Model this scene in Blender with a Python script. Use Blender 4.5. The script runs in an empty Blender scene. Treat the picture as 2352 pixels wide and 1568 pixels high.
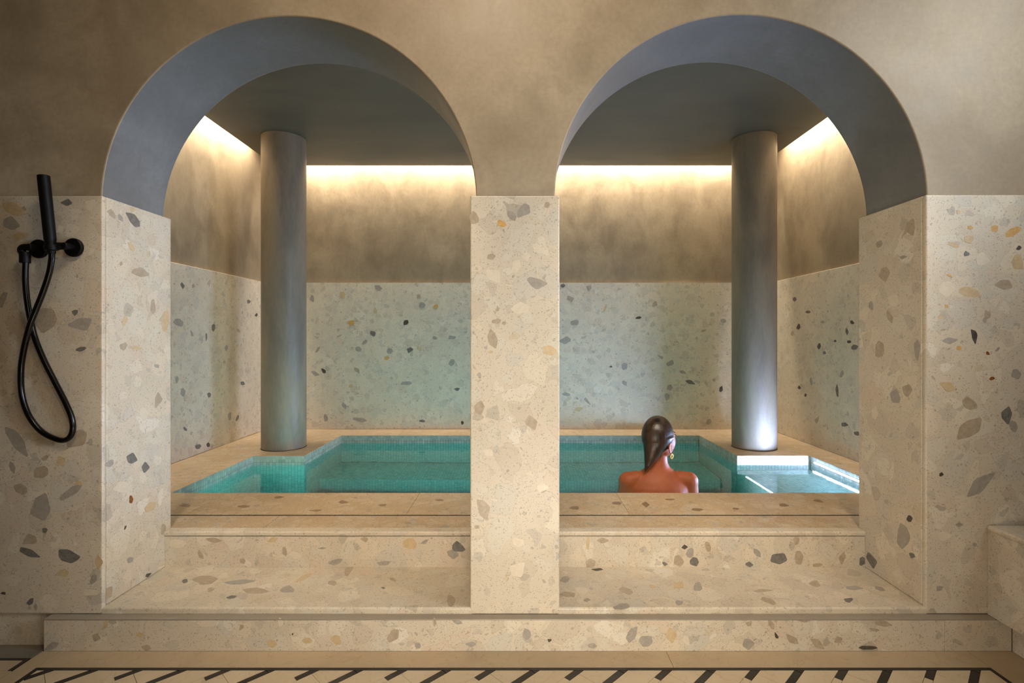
import bpy, bmesh, math, random
import numpy as np
from mathutils import Vector, Matrix

random.seed(7)
S = bpy.context.scene
COL = S.collection
U = 1/680.0            # one photo pixel at the front wall, in metres
ZF = 1.765             # distance camera -> front wall
CH = 1.041             # camera height above the floor
def YZ(zr): return ZF*zr
def P(px, py, zr):     # photo pixel at relative depth -> world point
    return Vector(((px-1190)*zr*U, ZF*zr, CH-(py-775)*zr*U))

# ------------------------------------------------------------------ camera
cam_d = bpy.data.cameras.new('camera'); cam = bpy.data.objects.new('camera', cam_d); COL.objects.link(cam)
cam.location = (0, 0, CH); cam.rotation_euler = (math.pi/2, 0, 0)
cam_d.sensor_width = 36; cam_d.lens = 36*1200/2352
cam_d.shift_x = -14/2352; cam_d.shift_y = -9/2352
cam_d.clip_start = 0.02
S.camera = cam
S.view_settings.view_transform = 'Standard'; S.view_settings.look = 'None'
S.view_settings.gamma = 1; S.view_settings.use_curve_mapping = False
S.view_settings.exposure = 0.0

# ------------------------------------------------------------------ world
w = bpy.data.worlds.new('world'); S.world = w; w.use_nodes = True
w.node_tree.nodes['Background'].inputs[0].default_value = (1.0, 0.86, 0.68, 1)
w.node_tree.nodes['Background'].inputs[1].default_value = 0.02

# ------------------------------------------------------------------ lights
def area(name, loc, target, sx, sy, power, color, spread=180):
    d = bpy.data.lights.new(name, 'AREA'); d.shape = 'RECTANGLE'; d.size = sx; d.size_y = sy
    d.energy = power; d.color = color; d.spread = math.radians(spread)
    o = bpy.data.objects.new(name, d); COL.objects.link(o); o.location = loc
    v = Vector(target)-Vector(loc)
    o.rotation_euler = v.to_track_quat('-Z', 'Y').to_euler()
    return o
WARM = (1.0, 0.86, 0.69); WARM2 = (1.0, 0.835, 0.64); COOL = (0.72, 0.86, 1.0)
# cove strips above the ceiling slab, an added fill low behind the camera, daylight from the right side, ceiling spots added for the treads
area('cove_strip_back', (0, 4.285, 2.64), (0, 4.285+.60, 2.64-.80), 3.8, 0.03, 86, WARM, 130)
area('cove_strip_left', (-2.01, 3.15, 2.64), (-2.01-.60, 3.15, 2.64-.80), 1.9, 0.03, 38, WARM, 125)
area('cove_strip_right', (2.00, 3.15, 2.64), (2.00+.60, 3.15, 2.64-.80), 1.9, 0.03, 38, WARM, 125)
area('front_fill', (0.15, -0.35, 0.80), (0.1, 1.8, 0.6), 0.7, 0.5, 4.0, WARM2, 140)  # added frontal fill without a fixture, brightens pillar and steps
area('riser_fill', (0.12, 0.55, 0.16), (0.1, 1.8, 0.08), 0.7, 0.14, 7.6, (1.0, 0.91, 0.77), 150)  # unseen low fill, added to brighten the first riser
area('daylight_side', (2.28, 0.95, 1.35), (-1.45, 2.1, 0.98), 0.7, 0.8, 7, COOL, 50)
area('daylight', (2.15, 0.75, 2.35), (1.0, 2.0, 1.60), 0.8, 0.9, 9.5, (0.94, 0.98, 1.0), 100)
area('upper_wall_fill', (-0.15, 0.70, 2.93), (-0.2, 1.8, 2.0), 0.5, 0.2, 11.5, WARM2, 140)  # added fill that lifts the upper wall plaster, no known fixture
area('tread_fill_left', (-0.75, 0.45, 2.93), (-0.78, 2.58, 0.25), 0.14, 0.14, 5.6, WARM2, 42)  # added, unseen: brightens treads and coping in the left arch
area('tread_fill_right', (0.75, 0.45, 2.93), (0.76, 2.58, 0.25), 0.14, 0.14, 5.6, WARM2, 42)  # its added counterpart for the right arch
area('pool_strip_light', (1293*U-0.012, 2.985, CH-544*U), (0, 2.985, CH-544*U), 0.73, 0.009, 48, (0.48, 0.62, 1.0))
area('pool_light_front', (0.0, 2.63, -0.02), (0.0, 4.1, -0.35), 2.9, 0.05, 32, (0.32, 0.94, 0.94))
area('pool_light_right', (1.86, 3.0, 0.0), (0.4, 3.2, -0.3), 0.7, 0.05, 30, (0.55, 0.78, 1.0))

# ------------------------------------------------------------------ helpers
def srgb(r, g, b):
    f = lambda c: (c/255/12.92) if c/255 <= 0.04045 else ((c/255+0.055)/1.055)**2.4
    return (f(r), f(g), f(b), 1)

def obj(name, me, mat=None, parent=None, kind=None, label=None, cat=None, group=None):
    o = bpy.data.objects.new(name, me); COL.objects.link(o)
    if mat is not None and me is not None and not me.materials: me.materials.append(mat)
    if parent is not None:
        o.parent = parent
    if kind: o['kind'] = kind
    if label: o['label'] = label
    if cat: o['category'] = cat
    if group: o['group'] = group
    return o
def empty(name, loc=(0, 0, 0), **k):
    o = obj(name, None, **k); o.location = loc; o.empty_display_size = 0.05
    return o
def put(o, parent):      # parent keeping world place (parents are empties without rotation)
    o.parent = parent
    o.location = Vector(o.location)-parent.matrix_basis.translation
    return o
def mesh(bm, name, smooth=False):
    me = bpy.data.meshes.new(name); bm.normal_update(); bm.to_mesh(me); bm.free()
    if smooth:
        for p in me.polygons: p.use_smooth = True
    return me
def bm_box(bm, x0, x1, y0, y1, z0, z1):
    vs = [bm.verts.new((x, y, z)) for x in (x0, x1) for y in (y0, y1) for z in (z0, z1)]
    for f in ((0,1,3,2),(4,6,7,5),(0,4,5,1),(2,3,7,6),(0,2,6,4),(1,5,7,3)):
        bm.faces.new([vs[i] for i in f])
    return vs
def box(name, x0, x1, y0, y1, z0, z1, mat, bevel=0.0, seg=2, **k):
    bm = bmesh.new(); bm_box(bm, x0, x1, y0, y1, z0, z1)
    if bevel:
        bmesh.ops.bevel(bm, geom=bm.edges[:], offset=bevel, segments=seg, profile=0.5, affect='EDGES')
    return obj(name, mesh(bm, name), mat, **k)
def prism(name, pts, y0, y1, mat, axis='y', smooth=False, **k):
    """extrude a 2-D outline: axis y -> (x,z) outline, axis z -> (x,y) outline"""
    bm = bmesh.new()
    if axis == 'y': a = [bm.verts.new((p[0], y0, p[1])) for p in pts]; b = [bm.verts.new((p[0], y1, p[1])) for p in pts]
    else: a = [bm.verts.new((p[0], p[1], y0)) for p in pts]; b = [bm.verts.new((p[0], p[1], y1)) for p in pts]
    bm.faces.new(a); bm.faces.new(b[::-1])
    n = len(pts)
    for i in range(n): bm.faces.new((a[i], b[i], b[(i+1) % n], a[(i+1) % n]))
    bmesh.ops.recalc_face_normals(bm, faces=bm.faces[:])
    return obj(name, mesh(bm, name, smooth), mat, **k)
def lathe(prof, n=24):   # profile (r,z) around z
    bm = bmesh.new(); rings = []
    for r, z in prof:
        rings.append([bm.verts.new((r*math.cos(2*math.pi*i/n), r*math.sin(2*math.pi*i/n), z)) for i in range(n)])
    for a, b in zip(rings, rings[1:]):
        for i in range(n): bm.faces.new((a[i], a[(i+1) % n], b[(i+1) % n], b[i]))
    bm.faces.new(rings[0][::-1]); bm.faces.new(rings[-1])
    bmesh.ops.recalc_face_normals(bm, faces=bm.faces[:])
    return bm
def smooth_auto(me, ang=35):
    for p in me.polygons: p.use_smooth = True
    try: me.set_sharp_from_angle(angle=math.radians(ang))
    except Exception: pass
    return me
def place(bm, p0, p1):   # bm built along z from 0: bring z axis onto p0->p1
    d = Vector(p1)-Vector(p0)
    q = d.to_track_quat('Z', 'Y').to_matrix().to_4x4(); q.translation = Vector(p0)
    bmesh.ops.transform(bm, matrix=q, verts=bm.verts[:]); return bm
def tube(pts, r, n=12):
    bm = bmesh.new(); rings = []
    pts = [Vector(p) for p in pts]; up = None
    for i, p in enumerate(pts):
        t = (pts[min(i+1, len(pts)-1)]-pts[max(i-1, 0)]).normalized()
        if up is None: up = t.orthogonal().normalized()
        up = (up-t*up.dot(t)).normalized(); s = t.cross(up)
        rr = r[i] if isinstance(r, (list, tuple)) else r
        rings.append([bm.verts.new(p+(up*math.cos(2*math.pi*k/n)+s*math.sin(2*math.pi*k/n))*rr) for k in range(n)])
    for a, b in zip(rings, rings[1:]):
        for i in range(n): bm.faces.new((a[i], a[(i+1) % n], b[(i+1) % n], b[i]))
    bm.faces.new(rings[0][::-1]); bm.faces.new(rings[-1])
    bmesh.ops.recalc_face_normals(bm, faces=bm.faces[:])
    return bm
def catmull(pts, n=10):
    pts = [Vector(p) for p in pts]; P4 = [pts[0]*2-pts[1]]+pts+[pts[-1]*2-pts[-2]]; out = []
    for i in range(1, len(P4)-2):
        a, b, c, d = P4[i-1:i+3]
        for k in range(n):
            t = k/n
            out.append(0.5*((2*b)+(c-a)*t+(2*a-5*b+4*c-d)*t*t+(3*b-a-3*c+d)*t**3))
    out.append(pts[-1]); return out

# ------------------------------------------------------------------ materials
class NT:
    def __init__(s, name):
        s.m = bpy.data.materials.new(name); s.m.use_nodes = True; s.t = s.m.node_tree; s.t.nodes.clear()
        s.out = s.n('ShaderNodeOutputMaterial')
    def n(s, typ, **k):
        nd = s.t.nodes.new(typ)
        for a, b in k.items(): setattr(nd, a, b)
        return nd
    def l(s, a, b): s.t.links.new(a, b)
    def val(s, sock, v):
        if hasattr(v, 'links'): s.l(v, sock)
        else: sock.default_value = v
    def math(s, op, a, b=0.0, c=None, clamp=False):
        nd = s.n('ShaderNodeMath', operation=op); nd.use_clamp = clamp
        s.val(nd.inputs[0], a); s.val(nd.inputs[1], b)
        if c is not None: s.val(nd.inputs[2], c)
        return nd.outputs[0]
    def mix(s, fac, a, b, blend='MIX'):
        nd = s.n('ShaderNodeMix', data_type='RGBA', blend_type=blend)
        s.val(nd.inputs[0], fac); s.val(nd.inputs[6], a); s.val(nd.inputs[7], b); return nd.outputs[2]
    def ramp(s, fac, stops, interp='LINEAR'):
        nd = s.n('ShaderNodeValToRGB'); cr = nd.color_ramp; cr.interpolation = interp
        while len(cr.elements) > 1: cr.elements.remove(cr.elements[-1])
        for i, (p, c) in enumerate(stops):
            e = cr.elements[0] if i == 0 else cr.elements.new(p)
            e.position = p; e.color = c if hasattr(c, '__len__') else (c, c, c, 1)
        s.val(nd.inputs[0], fac); return nd.outputs[0]
    def noise(s, vec, scale, detail=4, rough=0.5, dist=0.0, col=False):
        nd = s.n('ShaderNodeTexNoise'); s.l(vec, nd.inputs['Vector'])
        nd.inputs['Scale'].default_value = scale; nd.inputs['Detail'].default_value = detail
        nd.inputs['Roughness'].default_value = rough; nd.inputs['Distortion'].default_value = dist
        return nd.outputs['Color' if col else 'Fac']
    def vor(s, vec, scale, feature='F1', rnd=1.0):
        nd = s.n('ShaderNodeTexVoronoi', feature=feature); s.l(vec, nd.inputs['Vector'])
        nd.inputs['Scale'].default_value = scale; nd.inputs['Randomness'].default_value = rnd; return nd
    def pos(s, scale=None, off=None):
        g = s.n('ShaderNodeNewGeometry').outputs['Position']
        if scale or off:
            m = s.n('ShaderNodeMapping'); s.l(g, m.inputs[0])
            if scale: m.inputs['Scale'].default_value = scale
            if off: m.inputs['Location'].default_value = off
            return m.outputs[0]
        return g
    def bsdf(s, base, rough=0.5, spec=0.5, bump=None, bs=0.2, bd=0.002, **k):
        b = s.n('ShaderNodeBsdfPrincipled'); s.val(b.inputs['Base Color'], base); s.val(b.inputs['Roughness'], rough)
        b.inputs['Specular IOR Level'].default_value = spec
        for kk, v in k.items(): s.val(b.inputs[kk.replace('_', ' ')], v)
        if bump is not None:
            bn = s.n('ShaderNodeBump'); bn.inputs['Strength'].default_value = bs; bn.inputs['Distance'].default_value = bd
            s.val(bn.inputs['Height'], bump); s.l(bn.outputs[0], b.inputs['Normal'])
        s.l(b.outputs[0], s.out.inputs[0]); return b

def terrazzo(name, base, base2, size=1.0, dark=1.0, stretch=None, rough=0.38, off=None, ps=0.40):
    """polished marble-chip conglomerate: overlapping chip layers in world space"""
    s = NT(name); p0 = s.pos(stretch, off)
    wob = s.noise(p0, 28/size, 2, 0.5, col=True)
    vm = s.n('ShaderNodeVectorMath', operation='SUBTRACT'); s.l(wob, vm.inputs[0]); vm.inputs[1].default_value = (.5, .5, .5)
    sc = s.n('ShaderNodeVectorMath', operation='SCALE'); s.l(vm.outputs[0], sc.inputs[0]); sc.inputs['Scale'].default_value = 0.030*size
    ad = s.n('ShaderNodeVectorMath', operation='ADD'); s.l(p0, ad.inputs[0]); s.l(sc.outputs[0], ad.inputs[1])
    p = ad.outputs[0]
    cloud = s.noise(p0, 5, 3, 0.6)
    col = s.mix(s.ramp(cloud, [(0.35, 0), (0.65, 1)]), base, base2)
    grain = s.noise(p0, 260, 2, 0.6)
    col = s.mix(s.math('MULTIPLY', s.ramp(grain, [(0.38, 1), (0.56, 0)]), 0.16), col, srgb(150, 138, 118))
    def layer(col, scale, presence, rmax, palette, strength, edge=0.05, seedoff=0.0):
        pp = s.n('ShaderNodeVectorMath', operation='ADD'); s.l(p, pp.inputs[0]); pp.inputs[1].default_value = (seedoff, seedoff*1.7, seedoff*0.6)
        f1 = s.vor(pp.outputs[0], scale); de = s.vor(pp.outputs[0], scale, 'DISTANCE_TO_EDGE')
        sep = s.n('ShaderNodeSeparateColor'); s.l(f1.outputs['Color'], sep.inputs[0])
        r, g, b = sep.outputs
        pres = s.math('LESS_THAN', r, presence)
        rad = s.math('MULTIPLY_ADD', g, rmax*0.7, rmax*0.3)
        inr = s.math('LESS_THAN', f1.outputs['Distance'], rad)
        ine = s.math('GREATER_THAN', de.outputs['Distance'], edge)
        mask = s.math('MULTIPLY', s.math('MULTIPLY', pres, inr), ine)
        cc = s.ramp(b, palette, 'CONSTANT')
        vein = s.noise(p0, 60/size, 3, 0.6, 0.6)
        cc = s.mix(s.math('MULTIPLY', vein, 0.22), cc, srgb(120, 108, 92))
        rim = s.math('MULTIPLY', s.math('SUBTRACT', 1.0, s.ramp(s.math('SUBTRACT', de.outputs['Distance'], edge), [(0.0, 0), (0.035, 1)])), 0.42)
        cc = s.mix(rim, cc, srgb(140, 122, 98))
        return s.mix(s.math('MULTIPLY', mask, strength), col, cc)
    pale = [(0, srgb(206, 198, 180)), (.25, srgb(214, 200, 176)), (.45, srgb(194, 188, 174)), (.62, srgb(218, 207, 186)), (.78, srgb(192, 178, 158)), (.9, srgb(206, 186, 164)), (.96, srgb(222, 214, 198))]
    mid = [(0, srgb(176, 167, 152)), (.2, srgb(162, 156, 146)), (.4, srgb(190, 170, 136)), (.5, srgb(150, 144, 132)), (.66, srgb(174, 164, 150)), (.84, srgb(196, 180, 152)), (.95, srgb(134, 128, 118))]
    drk = [(0, srgb(140, 128, 110)), (.3, srgb(118, 108, 94)), (.55, srgb(158, 134, 96)), (.75, srgb(130, 124, 116)), (.9, srgb(92, 82, 70))]
    col = layer(col, 11/size, 0.60, 1.6, pale, ps*1.5, 0.05)
    col = layer(col, 19/size, 0.30, 1.3, pale, ps*1.5, 0.08, 9.3)
    col = layer(col, 15/size, 0.13, 0.95, mid, 0.6*dark*(ps+.30), 0.13, 3.1)
    col = layer(col, 32/size, 0.10, 1.1, mid, 0.70*dark*(ps+.30), 0.16, 7.7)
    col = layer(col, 100/size, 0.08, 0.9, drk, 0.40*dark, 0.18, 1.3)
    col = layer(col, 240/size, 0.22, 0.8, drk, 0.5*dark, 0.12, 5.9)
    s.bsdf(col, rough, 0.45)
    return s.m

M = {}
M['stone'] = terrazzo('terrazzo_stone', srgb(203, 190, 169), srgb(196, 183, 162))
M['stone_fine'] = terrazzo('terrazzo_stone_fine', srgb(214, 202, 180), srgb(204, 192, 170), 0.62, 1.15, off=(3.3, 1.7, 0.4))
M['stone_deck'] = terrazzo('terrazzo_deck', srgb(184, 160, 126), srgb(174, 150, 117), 0.75, 2.3, (1, 1.0, 1), 0.45, off=(1.1, 5.7, 0.4), ps=0.16)

def plaster(name, c1, c2, c3, rough=0.5, streak=(1, 1, 1), spec=0.4, bs=0.25):
    s = NT(name); p = s.pos(streak)
    a = s.noise(p, 1.9, 5, 0.58, 0.35); b = s.noise(p, 6.0, 6, 0.62, 0.4); c = s.noise(p, 60, 3, 0.6)
    col = s.mix(s.ramp(a, [(0.35, 0), (0.68, 1)]), c1, c2)
    col = s.mix(s.math('MULTIPLY', s.ramp(b, [(0.42, 0), (0.66, 1)]), 0.65), col, c3)
    col = s.mix(s.math('MULTIPLY', s.ramp(c, [(0.35, 1), (0.6, 0)]), 0.12), col, srgb(80, 72, 60))
    h = s.math('MULTIPLY_ADD', c, 0.15, b)
    rg = s.ramp(b, [(0.3, rough+0.08), (0.7, rough-0.08)])
    s.bsdf(col, rg, spec, h, bs, 0.004)
    return s.m
M['plaster'] = plaster('trowelled_plaster', srgb(150, 133, 108), srgb(176, 160, 134), srgb(140, 124, 100))
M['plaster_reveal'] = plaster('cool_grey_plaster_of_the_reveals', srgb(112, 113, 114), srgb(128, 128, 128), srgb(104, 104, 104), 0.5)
M['plaster_pool'] = plaster('trowelled_plaster_pool_room', srgb(132, 117, 94), srgb(154, 138, 112), srgb(112, 99, 80), 0.5, (1, 1, 0.7))
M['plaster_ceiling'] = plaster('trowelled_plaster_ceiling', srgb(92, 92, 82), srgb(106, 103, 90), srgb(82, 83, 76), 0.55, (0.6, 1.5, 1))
M['plaster_column'] = plaster('polished_plaster_column', srgb(128, 121, 110), srgb(160, 146, 124), srgb(108, 102, 95), 0.44, (1.2, 1.2, 0.35), 0.45, 0.15)

def marble(name, c1, c2, vein, rough=0.35):
    s = NT(name); p = s.pos()
    a = s.noise(p, 4, 5, 0.6, 1.0); v = s.noise(p, 7, 6, 0.55, 2.0)
    col = s.mix(s.ramp(a, [(0.35, 0), (0.7, 1)]), c1, c2)
    vm = s.ramp(s.math('ABSOLUTE', s.math('SUBTRACT', v, 0.5)), [(0.0, 1), (0.012, 0)])
    col = s.mix(s.math('MULTIPLY', vm, 0.35), col, vein)
    s.bsdf(col, rough, 0.45); return s.m
M['marble'] = marble('cream_marble', srgb(186, 164, 132), srgb(172, 152, 122), srgb(140, 110, 76))
M['marble_tile'] = marble('pale_marble', srgb(206, 188, 158), srgb(196, 176, 144), srgb(150, 120, 86))
M['marble_grey'] = marble('grey_marble', srgb(120, 112, 98), srgb(104, 98, 86), srgb(84, 78, 68))
M['marble_black'] = marble('black_marble', srgb(26, 24, 21), srgb(32, 29, 25), srgb(60, 54, 46), 0.25)

def plain(name, c, rough=0.5, metal=0.0, spec=0.5, var=0.08):
    s = NT(name); p = s.pos(); n = s.noise(p, 40, 3)
    dk = tuple(x*(1-2*var) for x in c[:3])+(1,)
    s.bsdf(s.mix(n, dk, c), rough, spec, Metallic=metal); return s.m
M['grout'] = plain('dark_grout', srgb(120, 110, 92), 0.8)
M['slot'] = plain('dark_drain', srgb(22, 18, 14), 0.7)
M['strip'] = plain('grey_edge_strip', srgb(160, 150, 134), 0.4, 0.2)
M['black'] = plain('matt_black_metal', srgb(7, 6, 5), 0.5, 0.0, 0.2)
M['hose'] = plain('black_rubber_hose', srgb(6, 5, 4), 0.22, 0.0, 0.4)
M['gold'] = plain('gold', srgb(220, 160, 60), 0.2, 1.0)

def chipmat(name, c1, c2):
    s = NT(name); p = s.pos(); n = s.noise(p, 70, 4, 0.6, 0.8)
    s.bsdf(s.mix(s.ramp(n, [(0.35, 0), (0.65, 1)]), c1, c2), 0.35, 0.45); return s.m
CH_M = {'g': chipmat('chip_grey', srgb(162, 154, 142), srgb(148, 140, 128)), 'd': chipmat('chip_dark_grey', srgb(122, 118, 110), srgb(98, 94, 88)),
        't': chipmat('chip_tan', srgb(196, 174, 138), srgb(184, 160, 124)), 'y': chipmat('chip_ochre', srgb(202, 162, 100), srgb(186, 144, 86)),
        'b': chipmat('chip_brown', srgb(174, 158, 136), srgb(158, 142, 120)), 'p': chipmat('chip_pale', srgb(210, 197, 176), srgb(202, 189, 166)),
        'n': chipmat('chip_deck_brown', srgb(136, 110, 78), srgb(118, 96, 68)), 'k': chipmat('chip_black', srgb(60, 54, 46), srgb(90, 82, 72)), 'o': chipmat('chip_rust', srgb(140, 84, 36), srgb(120, 70, 34))}

def mosaic():
    s = NT('green_grey_mosaic')
    at = s.n('ShaderNodeAttribute', attribute_name='shade'); v = at.outputs['Fac']
    col = s.ramp(v, [(0, srgb(160, 164, 154)), (.35, srgb(174, 178, 168)), (.7, srgb(150, 156, 148)), (1, srgb(182, 186, 174))])
    s.bsdf(col, 0.25, 0.5); return s.m
M['mosaic'] = mosaic()
def water():
    s = NT('pool_water'); p = s.pos((1, 1.6, 1))
    h = s.math('MULTIPLY_ADD', s.noise(p, 22, 2, 0.5), 0.25, s.noise(p, 5.0, 2, 0.5, 0.4))
    b = s.n('ShaderNodeBsdfGlass'); b.inputs['IOR'].default_value = 1.33; b.inputs['Roughness'].default_value = 0.0
    bn = s.n('ShaderNodeBump'); bn.inputs['Strength'].default_value = 0.25; bn.inputs['Distance'].default_value = 0.005
    s.l(h, bn.inputs['Height']); s.l(bn.outputs[0], b.inputs['Normal']); s.l(b.outputs[0], s.out.inputs[0])
    v = s.n('ShaderNodeVolumeAbsorption'); v.inputs['Color'].default_value = (0.03, 0.80, 0.80, 1); v.inputs['Density'].default_value = 2.0
    s.l(v.outputs[0], s.out.inputs['Volume']); return s.m
M['water'] = water()
def emis(name, c, st):
    s = NT(name); e = s.n('ShaderNodeEmission'); e.inputs[0].default_value = c; e.inputs[1].default_value = st
    s.l(e.outputs[0], s.out.inputs[0]); return s.m
M['led'] = emis('cool_white_led', (0.50, 0.68, 1.0, 1), 40)
M['led_sub'] = emis('cool_white_led_submerged', (0.62, 0.80, 1.0, 1), 16)
M['lamp'] = emis('added_lamp_glow', (1.0, 0.8, 0.56, 1), 4)  # glow of the added ceiling lamps

# ================================================================== STRUCTURE: front room
XL, XR = -3.0, 2.35            # front room side walls
Z_ST = 1.5204                  # top of the stone cladding
Z_LG = 0.107                   # ledge / underside of the cladding
Z_T1 = 0.129; Z_D = CH-523*U   # first tread, pool deck
TH = 0.018                     # stone thickness
Y0 = ZF; YP = ZF+TH; YPB = 2.096; YB0 = 2.114
CEIL = 3.0
oL0, oL1, oR0, oR1 = -967*U, -97*U, 85*U, 949*U      # plaster openings
def arch(x0, x1, zs, n=72):
    c = (x0+x1)/2; r = (x1-x0)/2
    return [(c-r*math.cos(math.pi*i/n), zs+r*math.sin(math.pi*i/n)) for i in range(n+1)]
zsL = CH+311*U; zsR = CH+317*U
outline = [(XL, 0), (oL0, 0)]+arch(oL0, oL1, zsL)+[(oL1, 0), (oR0, 0)]+arch(oR0, oR1, zsR)+[(oR1, 0), (XR, 0), (XR, CEIL), (XL, CEIL)]
wf = prism('wall_front', outline, YP, YPB, M['plaster'], kind='structure')
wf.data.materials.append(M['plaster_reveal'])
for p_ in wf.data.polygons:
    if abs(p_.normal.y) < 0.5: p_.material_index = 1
bv = wf.modifiers.new('bevel', 'BEVEL'); bv.width = 0.004; bv.segments = 2; bv.limit_method = 'ANGLE'; bv.angle_limit = math.radians(50); bv.material = 0
# stone cladding panels of the front wall and its reveals
e = 0.0006
panel = {}
panel['left'] = box('stone_panel', XL, -955*U, Y0, YP-e, Z_LG, Z_ST, M['stone'], 0.005, 3, parent=wf)
panel['right'] = box('stone_panel', 937*U, XR, Y0, YP-e, Z_LG, Z_ST+0.003, M['stone'], 0.005, 3, parent=wf)
panel['jleft'] = box('stone_panel', -967*U+e, -955*U, YP, YB0, Z_T1, Z_ST, M['stone'], 0.0035, 2, parent=wf)
panel['jright'] = box('stone_panel', 937*U, 949*U-e, YP, YB0, Z_T1, Z_ST+0.003, M['stone'], 0.0035, 2, parent=wf)
box('stone_panel', -1433*U, -968*U, YPB+e, YB0, Z_D, Z_ST, M['stone'], 0.003, 2, parent=wf)
box('stone_panel', 950*U, 1430*U, YPB+e, YB0, Z_D, Z_ST, M['stone'], 0.003, 2, parent=wf)
box('plinth', XL, -1071*U, 1.8015-0.03, 1.8015-0.001, 0.0, Z_LG, M['stone'], 0.0, parent=wf)
# free-standing pillar between the arches
pl = empty('pillar', (-7.5*U, (Y0+YB0)/2, Z_LG), label='square terrazzo pillar between the two arches', cat='pillar')
px0, px1 = -110*U, 95*U
panel['pillar'] = put(box('stone_panel', px0, px1, Y0, YP-e, Z_LG, Z_ST, M['stone'], 0.004, 3), pl)
put(box('stone_panel', px0, px0+TH-e, YP, YPB, Z_LG, Z_ST, M['stone'], 0.002), pl)
put(box('stone_panel', px1-TH+e, px1, YP, YPB, Z_LG, Z_ST, M['stone'], 0.002), pl)
put(box('stone_panel', px0, px1, YPB+e, YB0, Z_LG, Z_ST, M['stone'], 0.004), pl)

# front room shell
ROOM_B = -2.2
fl = obj('floor', None, kind='structure')
bpy.data.objects.remove(fl)
fl = box('floor', XL, XR, ROOM_B, 1.80, -0.06, -0.004, M['grout'], kind='structure')
box('ceiling', XL, XR, ROOM_B, YP, CEIL, CEIL+0.05, M['plaster'], kind='structure')
box('wall_left', XL-0.05, XL, ROOM_B, YP, 0, CEIL, M['plaster'], kind='structure')
box('wall_right', XR, XR+0.05, ROOM_B, YP, 0, CEIL, M['plaster'], kind='structure')
box('wall_back', XL, XR, ROOM_B-0.05, ROOM_B, 0, CEIL, M['plaster'], kind='structure')

# floor stones
T0, T1 = -0.004, 0.0
def slab(name, x0, x1, y0, y1, mat, z0=T0, z1=T1, parent=fl, g=0.0006):
    return box(name, x0+g, x1-g, y0+g, y1-g, z0, z1, mat, parent=parent)
ya, yb, yc = 0.983*ZF, 0.934*ZF, 0.9265*ZF
slab('marble_plank', -1034*U, 334*U, yb, ya, M['marble'])
slab('marble_plank', 334*U, 1014*U, yb, ya, M['marble'])
slab('marble_plank', 1014*U, 1115*U, 0.4, ya, M['marble'])
slab('marble_plank', -1074*U, -1034*U, 0.4, ya, M['marble'])
slab('black_inlay', -1024*U, 8*U, yc, yb, M['marble_black'])
slab('black_inlay', 8*U, 1005*U, yc, yb, M['marble_black'])
slab('black_inlay', -1034*U, -1024*U, 0.6, yb, M['marble_black'])
slab('black_inlay', 1005*U, 1014*U, 0.6, yb, M['marble_black'])
# left of the steps: grey marble, black lines, cream field
slab('marble_plank', XL, -1085*U, 0.962*ZF, 1.80, M['marble_grey'])
slab('marble_plank', -1085*U, -1074*U, 0.962*ZF, 1.80, M['marble_grey'])
slab('black_inlay', XL, -1086*U, 0.955*ZF, 0.962*ZF, M['marble_black'])
slab('black_inlay', -1086*U, -1076*U, 0.925*ZF, 0.962*ZF, M['marble_black'])
slab('marble_tile', XL, -1086*U, 0.925*ZF, 0.955*ZF, M['marble'])
slab('marble_tile', XL, -1076*U, 0.4, 0.925*ZF, M['marble'])
# diagonal field of pale tiles and black bars
def clip(poly, inside, cut):
    out = []
    for i, a in enumerate(poly):
        b = poly[(i+1) % len(poly)]
        ia, ib = inside(a), inside(b)
        if ia: out.append(a)
        if ia != ib: out.append(cut(a, b))
    return out
def clip_half(poly, ax, v, keep_less):
    ins = (lambda p: p[ax] <= v) if keep_less else (lambda p: p[ax] >= v)
    def cut(a, b):
        t = (v-a[ax])/(b[ax]-a[ax]); return tuple(a[k]+(b[k]-a[k])*t for k in (0, 1))
    return clip(poly, ins, cut)
r2 = math.sqrt(0.5)
def st(s_, t_, x0):   # s along the bar (towards right and away), t to the right and nearer
    return (x0+r2*s_+r2*t_, yc+r2*s_-r2*t_)
def piece(name, x0, s0, s1, t0, t1, mat):
    poly = [st(s0, t0, x0), st(s1, t0, x0), st(s1, t1, x0), st(s0, t1, x0)]
    poly = clip_half(poly, 1, yc-0.0006, True)
    poly = clip_half(poly, 1, 1.0006, False) if poly else poly
    poly = clip_half(poly, 0, -1024*U+0.001, False) if poly else poly
    poly = clip_half(poly, 0, 1005*U-0.001, True) if poly else poly
    if len(poly) >= 3: prism(name, poly, T0, T1, mat, axis='z', parent=fl)
pitch = 0.0976; bw = 0.0218; xb = 35.6*U
for k in range(-13, 18):
    x0 = xb+k*pitch/r2
    short = (k % 2 != 0)
    g = 0.0006
    if short:
        piece('black_bar', x0, -0.058, 0.1, -bw/2+g, bw/2-g, M['marble_black'])
        piece('marble_tile', x0, -1.20, -0.058-2*g, -bw/2+g, bw/2-g, M['marble_tile'])
        piece('marble_tile', x0, -0.013, 0.12, bw/2+g, pitch-bw/2-g, M['marble_tile'])
        piece('marble_tile', x0, -1.20, -0.013-2*g, bw/2+g, pitch-bw/2-g, M['marble_tile'])
    else:
        piece('black_bar', x0, -0.008, 0.1, -bw/2+g, bw/2-g, M['marble_black'])
        piece('black_bar', x0, -1.20, -0.010, -bw/2+g, bw/2-g, M['marble_black'])
        piece('marble_tile', x0, -1.20, 0.12, bw/2+g, pitch-bw/2-g, M['marble_tile'])
slab('marble_tile', -1024*U, 1005*U, 0.4, 1.0, M['marble_tile'])
slab('marble_tile', XL, XR, ROOM_B, 0.4, M['marble_tile'])

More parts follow.
